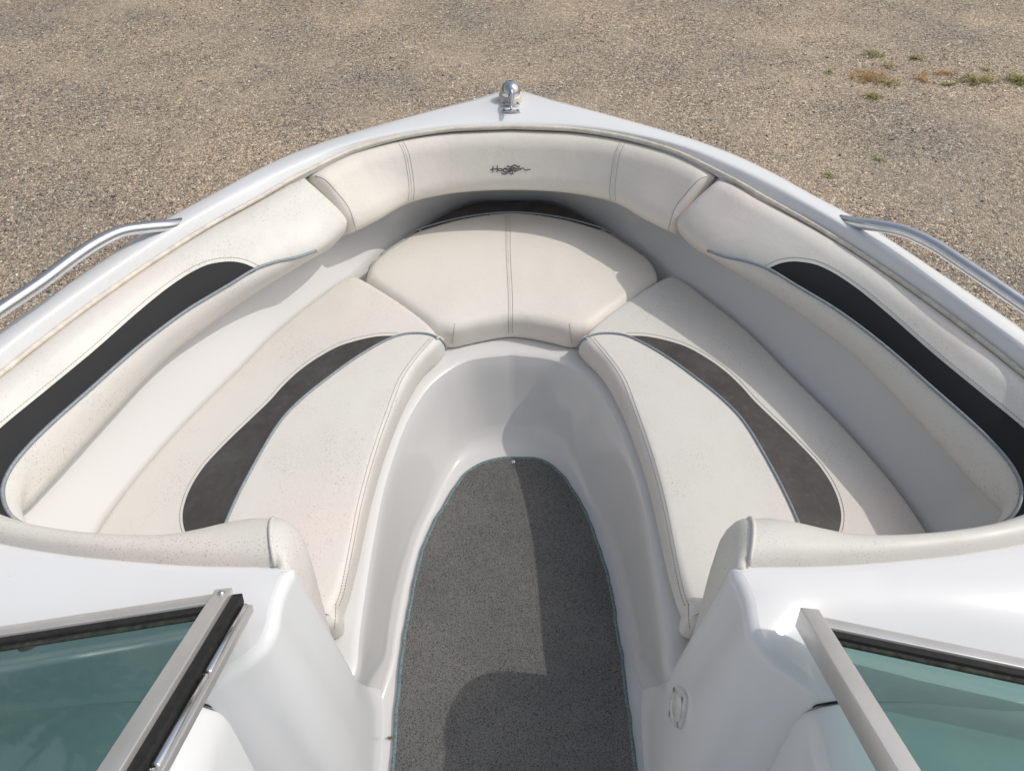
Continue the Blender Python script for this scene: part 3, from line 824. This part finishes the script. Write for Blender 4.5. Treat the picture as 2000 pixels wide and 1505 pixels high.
# ---------------------------------------------------------------- bow grab rails
for s in (0, 1):
    if s: pts = [(1630, 428, .755), (1662, 434, .778), (1700, 439, .80), (1760, 450, .82), (1820, 476, .83), (1880, 515, .833), (1940, 555, .835), (2000, 596, .835), (2080, 652, .835)]
    else: pts = [(366, 434, .755), (336, 440, .778), (290, 444, .80), (238, 452, .82), (190, 474, .83), (140, 507, .833), (80, 552, .835), (0, 606, .835), (-80, 662, .835)]
    c = UL(pts, 0) + ([Vector((1.13, .80, .835)), Vector((1.165, .62, .82)), Vector((1.18, .52, .77))] if s else [Vector((-1.13, .80, .835)), Vector((-1.165, .62, .82)), Vector((-1.18, .52, .77))])
    o = mesh_obj('grab_rail', *tube(spline(c, 90), 0.0145, 16), STEEL, boat)
    tag(o, 'polished bow grab rail on the right gunwale' if s else 'polished bow grab rail on the left gunwale')

# ---------------------------------------------------------------- windshields
DISCM = mat_simple('glass_disc_grey', (0.05, 0.04, 0.04), 0.5)  # dark disc on the left glass near the gasket
def bar(p0, p1, side, nrm_, w, h):
    """rectangular bar from p0 to p1; side = in-plane width direction, nrm_ = thickness direction"""
    c = (p0 + p1) / 2; return bevelled(*box(c, (p1 - p0) / 2, side * w / 2, nrm_ * h / 2), 0.0015, 2)
def windshield(s):
    if s == 0:
        B0, R1, T1 = U(434, 1173, .80), U(0, 1240, .80), U(228, 1505, .965)
    else:
        B0, R1, T1 = U(1580, 1216, .795), U(2000, 1303, .795), U(1752, 1505, .93)
    a = (R1 - B0).normalized(); b = (T1 - B0).normalized(); nn = a.cross(b).normalized()
    if nn.z < 0: nn = -nn
    pin = (b - a * b.dot(a)).normalized()               # in the glass plane, away from the base rail
    ain = (a - b * a.dot(b)).normalized()               # in the glass plane, away from the side post
    root = bpy.data.objects.new('windshield', None); COL.objects.link(root); root.parent = boat
    root.location = B0 - ORIG[boat.name]; ORIG[root.name] = B0.copy()
    tag(root, 'right windshield half with tinted glass and thick side post' if s else 'left windshield half with tinted glass, black gasket and hinge tube')
    Lr, Lp = 0.95, 0.48
    mesh_obj('base_rail', *bar(B0 - a * 0.004, B0 + a * Lr, pin, nn, 0.024, 0.016), ALU, root)
    # bead under the base rail
    mesh_obj('rail_bead', *tube([B0 + a * 0.02 - pin * 0.0125 + nn * 0.004, B0 + a * Lr - pin * 0.0125 + nn * 0.004], 0.0025, 8), STEEL, root)
    g0 = B0 + ain * 0.010
    mesh_obj('rubber_gasket', *bar(B0 + a * 0.012 + pin * 0.019 - nn * 0.001, B0 + a * Lr + pin * 0.019 - nn * 0.001, pin, nn, 0.014, 0.010), RUBBER, root)
    mesh_obj('gasket_lip', *bar(B0 + a * 0.014 + pin * 0.0295 - nn * 0.004, B0 + a * Lr + pin * 0.0295 - nn * 0.004, pin, nn, 0.009, 0.005), GASKET, root)
    if s == 0:
        mesh_obj('side_post', *bar(B0 - b * 0.014 + nn * .003, B0 + b * Lp + nn * .003, ain, nn, 0.026, 0.020), ALU, root)
        mesh_obj('post_bolt', *disc_dome(B0 - b * 0.002 + nn * .013, nn, 0.0062, 0.004, 16, 4), STEEL, root)
        o1 = -ain
        mesh_obj('post_gasket', *bar(B0 + o1 * 0.0205 - b * 0.010 - nn * .004, B0 + b * Lp + o1 * 0.0205 - nn * .004, ain, nn, 0.015, 0.016), RUBBER, root)
        h0 = B0 + o1 * 0.0345 - nn * 0.010 + b * 0.004
        mesh_obj('hinge_channel', *bar(h0 + o1 * .006 - nn * .004, h0 + b * Lp + o1 * .006 - nn * .004, ain, nn, 0.010, 0.012), ALU, root)
        for q0, q1 in ((0.0, 0.150), (0.156, 0.30), (0.306, 0.46)):
            mesh_obj('hinge_tube', *tube([h0 + b * q0, h0 + b * (q0 + .002), h0 + b * (q1 - .002), h0 + b * q1], [.0045, .006, .006, .0045], 14), STEEL, root)
    else:
        mesh_obj('side_post', *bar(B0 - b * 0.010 + nn * .002, B0 + b * Lp + nn * .002, ain, nn, 0.028, 0.034), ALU, root)
    # glass pane (5 mm) and top rail
    off = 0.008; q0 = B0 + ain * 0.006 + pin * 0.014; q1 = q0 + a * (Lr - .03); q2 = B0 + b * Lp + a * (Lr - .03); q3 = B0 + b * Lp + ain * .006
    V = [p - nn * off for p in (q0, q1, q2, q3)]
    if (V[1] - V[0]).cross(V[2] - V[0]).dot(nn) < 0: V = V[::-1]
    mesh_obj('glass_pane', V, [(0, 1, 2, 3)], GLASS, root, False, False)
    if s == 0:
      ds = (U(62, 1272, .80) if s == 0 else U(1912, 1372, .80))
      ds = ds - nn * (ds - B0).dot(nn) - nn * (off - .0015)
      mesh_obj('glass_disc', *disc_dome(ds, nn, 0.014, 0.003, 20, 3), DISCM, root)
    mesh_obj('top_rail', *bar(B0 + b * (Lp + .008), B0 + b * (Lp + .008) + a * Lr, pin, nn, 0.022, 0.020), ALU, root)
windshield(0); windshield(1)

# ================================================================ LOOSE CUSHIONS AND MAT
ZT = 0.440; ZB = 0.358
# side seat cushions
def seat_cushion(s):
    outer = UL([(690, 537), (660, 552), (633, 573), (542, 645), (452, 735), (361, 825), (271, 925), (226, 983), (183, 1048), (150, 1100)], ZT - .012)
    inner = UL([(713, 548), (760, 577), (800, 604), (838, 634), (861, 660)], ZT - .012)
    lower = UL([(873, 686), (857, 706), (825, 737), (792, 793), (762, 864), (738, 936), (717, 1020), (698, 1110), (682, 1170), (667, 1210)], ZB + .01)
    tip = [inner[-1], lower[0]]
    aft = [lower[-1], Vector((-0.345, .565, 0)), Vector((-0.42, .556, 0)), Vector((-0.60, .556, 0)), Vector((-0.76, .60, 0)), outer[-1]]
    for p in aft: p.z = 0
    Q = outline([outer[::-1], [outer[0], inner[0]], inner, tip, lower, aft[:3], aft[2:]], 0.008, 10)
    if s: Q = Q.copy(); Q[:, 0] *= -1; Q = Q[::-1]
    # crease dip along the welt line
    V, F = pillow(Q, ZB, ZT, 0.024, 0.012, 0.09, 0.004)
    o = mesh_obj('seat_cushion', V, F, VIN if s else VINM)
    tag(o, 'right bow seat cushion with brown curved panel, half in the gunwale shadow' if s else 'left bow seat cushion with brown curved panel, speckled with mildew', 'seat cushion', 'curved bow seat cushions either side of the footwell')
    t = bvh(V, F)
    def X(p): return [(2000 - a if s else a, b) for a, b in p]
    welt = [(873, 684), (868, 671), (856, 660), (836, 653), (808, 651), (776, 656), (740, 672), (689, 703), (641, 738), (605, 766), (577, 791), (555, 814), (534, 843), (516, 873), (499, 903), (478, 942), (460, 978), (439, 1026), (422, 1070)]
    dark = [(776, 656), (740, 657), (703, 664), (661, 677), (619, 700), (583, 726), (553, 754), (528, 782), (496, 813), (460, 847), (425, 882), (396, 915), (372, 954), (359, 992), (358, 1020), (366, 1050), (376, 1085)]
    pan = dark + [(400, 1085)] + welt[5:][::-1]
    mesh_obj('dark_panel', *panel(t, X(pan), 9, 0.0014, 260), BROWNV if s else BROWND, o)
    mesh_obj('welt', *tube(relax(cast_line(t, X(welt), 150, 0.0015), 3), 0.0036, 7), WELT, o)
    sp_ = spline([(a, b, 0) for a, b in dark], 80); ln = []
    for i, p in enumerate(sp_):
        tt = (sp_[min(i + 1, 79)] - sp_[max(i - 1, 0)]).normalized(); ln.append((p.x - tt.y * 6, p.y + tt.x * 6))
    seam = [(844, 660), (816, 692), (784, 737), (760, 798), (732, 878), (704, 978), (684, 1078), (668, 1156), (658, 1184)]
    for d in (-4, 3): add_stitch('stitching', t, X([(a + d, b) for a, b in seam]), o, 160)
    add_stitch('stitching', t, X(ln), o, 200)
    add_stitch('corner_seam', t, X([(655, 1178), (655, 1200), (653, 1228)]), o, 20)
for s in (0, 1): seat_cushion(s)

# bow filler cushion
def filler():
    z = ZT + .012
    top = UL([(714, 540), (714, 524), (727, 502), (757, 480), (789, 461), (824, 438), (868, 416), (912, 399), (950, 394), (1000, 393)], z)
    top = [Vector((p.x * 1.004, p.y + .022 * max(0, (p.y - 1.65) / .35), p.z)) for p in top]
    rear = top + mir(top)[::-1][1:]
    side = UL([(714, 546), (736, 563), (780, 594), (824, 626), (846, 643)], z - .02)
    fr = UL([(886, 677), (934, 665), (1000, 655)], ZB + .012); front = fr + mir(fr)[::-1][1:]
    Q = outline([rear, [rear[-1], mir(side)[0]], mir(side), [mir(side)[-1], front[-1]], front[::-1], [front[0], side[-1]], side[::-1], [side[0], rear[0]]], 0.008, 9)
    V, F = pillow(Q, ZB, ZT + .008, 0.034, 0.012, 0.10, 0.003)
    o = mesh_obj('seat_cushion', V, F, VINC); o.data.materials.append(BROWNV)
    wy = [(713, 540), (727, 501), (758, 481), (798, 461), (846, 444), (912, 427), (1000, 417)]; wy = wy + [(2000 - a, b) for a, b in wy[::-1][1:]]
    for f in o.data.polygons:
        q = f.center + ORIG[o.name]; d = q - CAMP; zc = d.y * math.cos(PITCH) - d.z * math.sin(PITCH)
        fx = 1000 + FPX * d.x / zc; fy = 752.5 - FPX * (d.y * math.sin(PITCH) + d.z * math.cos(PITCH)) / zc
        if fy < np.interp(fx, [a for a, b in wy], [b for a, b in wy]) - 4 and 760 < fx < 1240: f.material_index = 1
    tag(o, 'middle bow seat cushion, fan shaped with a centre seam, below the bow backrest', 'seat cushion')
    t = bvh(V, F)
    w = [(712, 547), (712, 526), (723, 504), (754, 482), (792, 460), (840, 442), (904, 426), (960, 418), (1000, 416)]
    w = w + [(2000 - a, b) for a, b in w[::-1][1:]]
    dk = [(776, 472), (792, 462), (824, 445), (868, 427), (912, 410), (950, 404), (1000, 402)]
    dk = dk + [(2000 - a, b) for a, b in dk[::-1][1:]] + [(2000 - a, b) for a, b in [(798, 461), (846, 444), (912, 427), (1000, 417)]] + [(912, 427), (846, 444), (798, 461)]
    mesh_obj('dark_panel', *panel(t, dk, 8, 0.0014, 200), BROWNV, o)
    mesh_obj('welt', *tube(relax(cast_line(t, w, 150, 0.003), 3), 0.0036, 7), WELT, o)
    for x0 in (988, 996): add_stitch('stitching', t, [(x0, 420), (x0 + 1, 500), (x0 + 5, 580), (x0 + 5, 651)], o, 120)
    for sg in (0, 1):
        c = [(888, 632), (886, 648), (883, 672)]
        if sg: c = [(2000 - a, b) for a, b in c]
        add_stitch('corner_seam', t, c, o, 20)
    mesh_obj('seam', *tube(relax(cast_line(t, [(992, 420), (993, 500), (997, 580), (997, 651)], 100, 0.0), 3), 0.0010, 6, False), VPIPE, o)
filler()

# carpet mat
def carpet():
    half = UL([(1002, 891), (957, 896), (914, 917), (889, 945), (859, 996), (833, 1044), (814, 1104), (797, 1186), (786, 1246), (777, 1331), (769, 1417), (761, 1503), (756, 1570)], .083)
    rh = UL([(1040, 892), (1064, 897), (1094, 919), (1129, 966), (1154, 1018), (1180, 1083), (1198, 1169), (1213, 1254), (1227, 1353), (1238, 1439), (1245, 1503), (1250, 1570)], .083)
    L = half + [Vector((-.285, .2, .083)), Vector((-.285, -.2, .083))]; R = rh + [Vector((.285, .2, .083)), Vector((.285, -.2, .083))]
    Q = outline([L[::-1] + R, [R[-1], L[-1]]], 0.012, 3)
    # slightly frayed edge
    d = (np.roll(Q, -1, 0) - np.roll(Q, 1, 0)); d /= np.linalg.norm(d, axis=1)[:, None]; N = np.c_[-d[:, 1], d[:, 0]]
    rs = np.random.RandomState(5); wob = smooth_closed(rs.randn(len(Q), 1) * 0.0022, 2)
    Q = Q + N * wob
    Q1 = Q + N * .0012; Q2 = Q + N * .010
    rows = [[Vector((q[0], q[1], z)) for q in A] for A, z in ((Q, .0755), (Q, .083), (Q1, .0850), (Q2 - N * .002, .0855), (Q2, .0835))]
    inner = Q2 - N * 0.001
    P, T = fill2d(inner, .03)
    o = mesh_obj('carpet_mat', [Vector((p[0], p[1], .0845)) for p in P], T, CARPET)
    tag(o, 'dark grey snap-in carpet mat with rounded front on the footwell floor', 'carpet')
    mesh_obj('binding', *grid(rows, True), BINDING, o)
    c = U(1003, 901, .0855)
    b = mesh_obj('snap_fastener', *disc_dome(c, Vector((0, 0, 1)), .0072, .004, 16, 4), CHROME, o)
carpet()

# ================================================================ WEEDS ON THE GRAVEL
def tuft(px, py, w, d, n, mat, label, hgt=0.06, grp='weed tufts growing in the gravel', lie=0.7):
    c = U(px, py, gz); V, F = [], []; rs = random.Random(int(px * 7 + py))
    for i in range(n):
        a = rs.random() * 6.283; r = rs.random() ** .8 * (1.25 if rs.random() < .2 else .9); bx = c.x + w * r * math.cos(a); by = c.y + d * r * math.sin(a)
        az = rs.random() * 6.283; L = hgt * (0.5 + rs.random()); tilt = 0.75 + lie * rs.random() * 0.95
        dirh = Vector((math.cos(az), math.sin(az), 0)); sdv = Vector((-dirh.y, dirh.x, 0)) * (0.0022 + 0.002 * rs.random())
        p = Vector((bx, by, gz - 0.002)); o = len(V)
        for k in range(3):
            t = k / 3; q = p + dirh * (L * math.sin(tilt) * t * (0.6 + 0.6 * t)) + Vector((0, 0, L * math.cos(tilt) * t * (1.3 - 0.6 * t) + .001))
            V += [q - sdv * (1 - t * .6), q + sdv * (1 - t * .6)]
        V.append(p + dirh * (L * math.sin(tilt) * 1.15) + Vector((0, 0, L * math.cos(tilt) * .68)))
        F += [(o, o + 1, o + 3, o + 2), (o + 2, o + 3, o + 5, o + 4), (o + 4, o + 5, o + 6)]
    ob = mesh_obj('grass_tuft', V, F, mat, None, False, False); tag(ob, label, 'grass tuft', grp); return ob
G_, B_, M_ = GRASSG, GRASSB, GRASSM
tuft(1706, 108, .09, 0.090, 82, G_, 'green weed patch, uppermost of those by the orange brown clump')
tuft(1736, 131, .05, 0.075, 45, M_, 'small mixed green and straw tuft right below the uppermost green patch')
tuft(1699, 152, .17, 0.135, 225, B_, 'large orange brown dried weed clump, the widest on the gravel', .07)
tuft(1740, 164, .09, 0.075, 75, M_, 'green and straw weed hanging on the right end of the orange brown clump', .06)
tuft(1704, 190, .09, 0.060, 67, G_, 'green weed patch just below the orange brown clump')
tuft(1788, 115, .07, 0.045, 45, G_, 'thin dark green weed streak right of the uppermost patch')
tuft(1620, 142, .035, 0.045, 22, G_, 'faint green sprig left of the orange brown clump')
tuft(1802, 155, .06, 0.090, 45, B_, 'pale straw tuft of long dry blades standing alone between two weed rows', .09)
tuft(1843, 144, .12, 0.045, 67, B_, 'straw coloured row of dry grass leading to the right hand clump', .06)
tuft(1856, 166, .06, 0.038, 37, G_, 'low green tuft under the straw coloured row')
tuft(1908, 158, .17, 0.090, 195, M_, 'wide mixed green and straw clump at the right end of the dry row', .08)
tuft(1927, 138, .04, 0.030, 18, G_, 'tiny green sprig above the wide mixed clump')
tuft(1990, 158, .11, 0.090, 150, G_, 'bright green grass clump cut by the right edge of the picture', .09)
tuft(1620, 344, .03, 0.045, 30, G_, 'lone green tuft nearest to the boat gunwale', .035)
tuft(1714, 311, .03, 0.045, 26, G_, 'lone light green sprig between the boat and the weed rows', .035)

def scrap(p, r, label):
    V = [p + Vector((r * math.cos(a) * (1 + .3 * math.sin(3 * a)), .6 * r * math.sin(a), .002 + .003 * math.cos(2 * a))) for a in [k * .52 for k in range(12)]]
    V.append(p + Vector((0, 0, .006))); F = [(k, (k + 1) % 12, 12) for k in range(12)]
    o = mesh_obj('dried_leaf', V, F, BARKL, None, False, False); tag(o, label, 'leaf', 'dried leaf scraps in the boat')
BARKL = mat_simple('dried_leaf_brown', (0.38, 0.22, 0.10), 0.8, 0, 80, .3, .3, 200)
scrap(U(762, 1440, .079), .006, 'small brown dried leaf scrap at the left edge of the carpet mat')
scrap(U(852, 702, .36), .004, 'tiny brown dried leaf scrap on the ledge beside the left seat cushion')

# ================================================================ TREES ACROSS THE YARD (seen reflected in the windshield)
def tree(x, y, h, w, label, seed, low=.34):
    rs = np.random.RandomState(seed); root = empty('tree', (x, y, gz)); tag(root, label, 'tree', 'trees across the yard')
    path = [Vector((x + .1 * math.sin(k * 1.3 + seed), y + .08 * math.cos(k + seed), gz + h * .62 * k / 7)) for k in range(8)]
    parts = [tube(path, [.17 * (1 - k / 9) for k in range(8)], 8)]
    for k in range(9):
        st_ = path[3 + k % 4]; a = rs.rand() * 6.28; L = w * (.5 + .4 * rs.rand())
        parts.append(tube([st_, st_ + Vector((math.cos(a) * L * .5, math.sin(a) * L * .5, h * .12)), st_ + Vector((math.cos(a) * L, math.sin(a) * L, h * .26))], [.06, .04, .015], 6))
    mesh_obj('trunk', *join(*parts), BARK, root)
    nc = 34; C = np.c_[rs.randn(nc) * w * .42, rs.randn(nc) * w * .42, h * (low + (.94 - low) * rs.rand(nc))]
    sc = 1.15 - np.abs(C[:, 2] / h - .58) * 1.3; C[:, :2] *= sc[:, None]
    n = 7000; idx = rs.randint(0, nc, n); D = rs.randn(n, 3); D /= np.linalg.norm(D, axis=1)[:, None]
    P = C[idx] + D * (w * .26 * rs.rand(n, 1) ** .4) * np.array([1, 1, .8]) + np.array([x, y, gz])
    A = rs.randn(n, 3); A /= np.linalg.norm(A, axis=1)[:, None]; B = np.cross(A, rs.randn(n, 3)); B /= np.linalg.norm(B, axis=1)[:, None]; s_ = (.09 + .13 * rs.rand(n, 1))
    V = np.stack([P - A * s_, P + B * s_ * .5, P + A * s_, P - B * s_ * .5], 1).reshape(-1, 3); F = np.arange(n * 4).reshape(-1, 4)
    mesh_obj('crown', [Vector(v) for v in V], [tuple(int(i) for i in f) for f in F], LEAF, root, False, False)
tree(-13.5, 10.0, 7.5, 2.8, 'broad leafy tree beyond the left side of the gravel yard, nearest to the boat', 1, .16)
tree(-12.0, 15.5, 8.5, 3.0, 'tall leafy tree beyond the gravel yard, left of centre', 2, .16)
tree(-17.5, 5.5, 8.0, 3.0, 'leafy tree farthest to the left of the gravel yard', 3, .16)
tree(-6.5, 18.5, 7.5, 3.0, 'rounded leafy tree straight beyond the bow, left one', 4, .16)
tree(-0.5, 20.5, 8.0, 3.2, 'rounded leafy tree straight beyond the bow, right one', 5, .16)
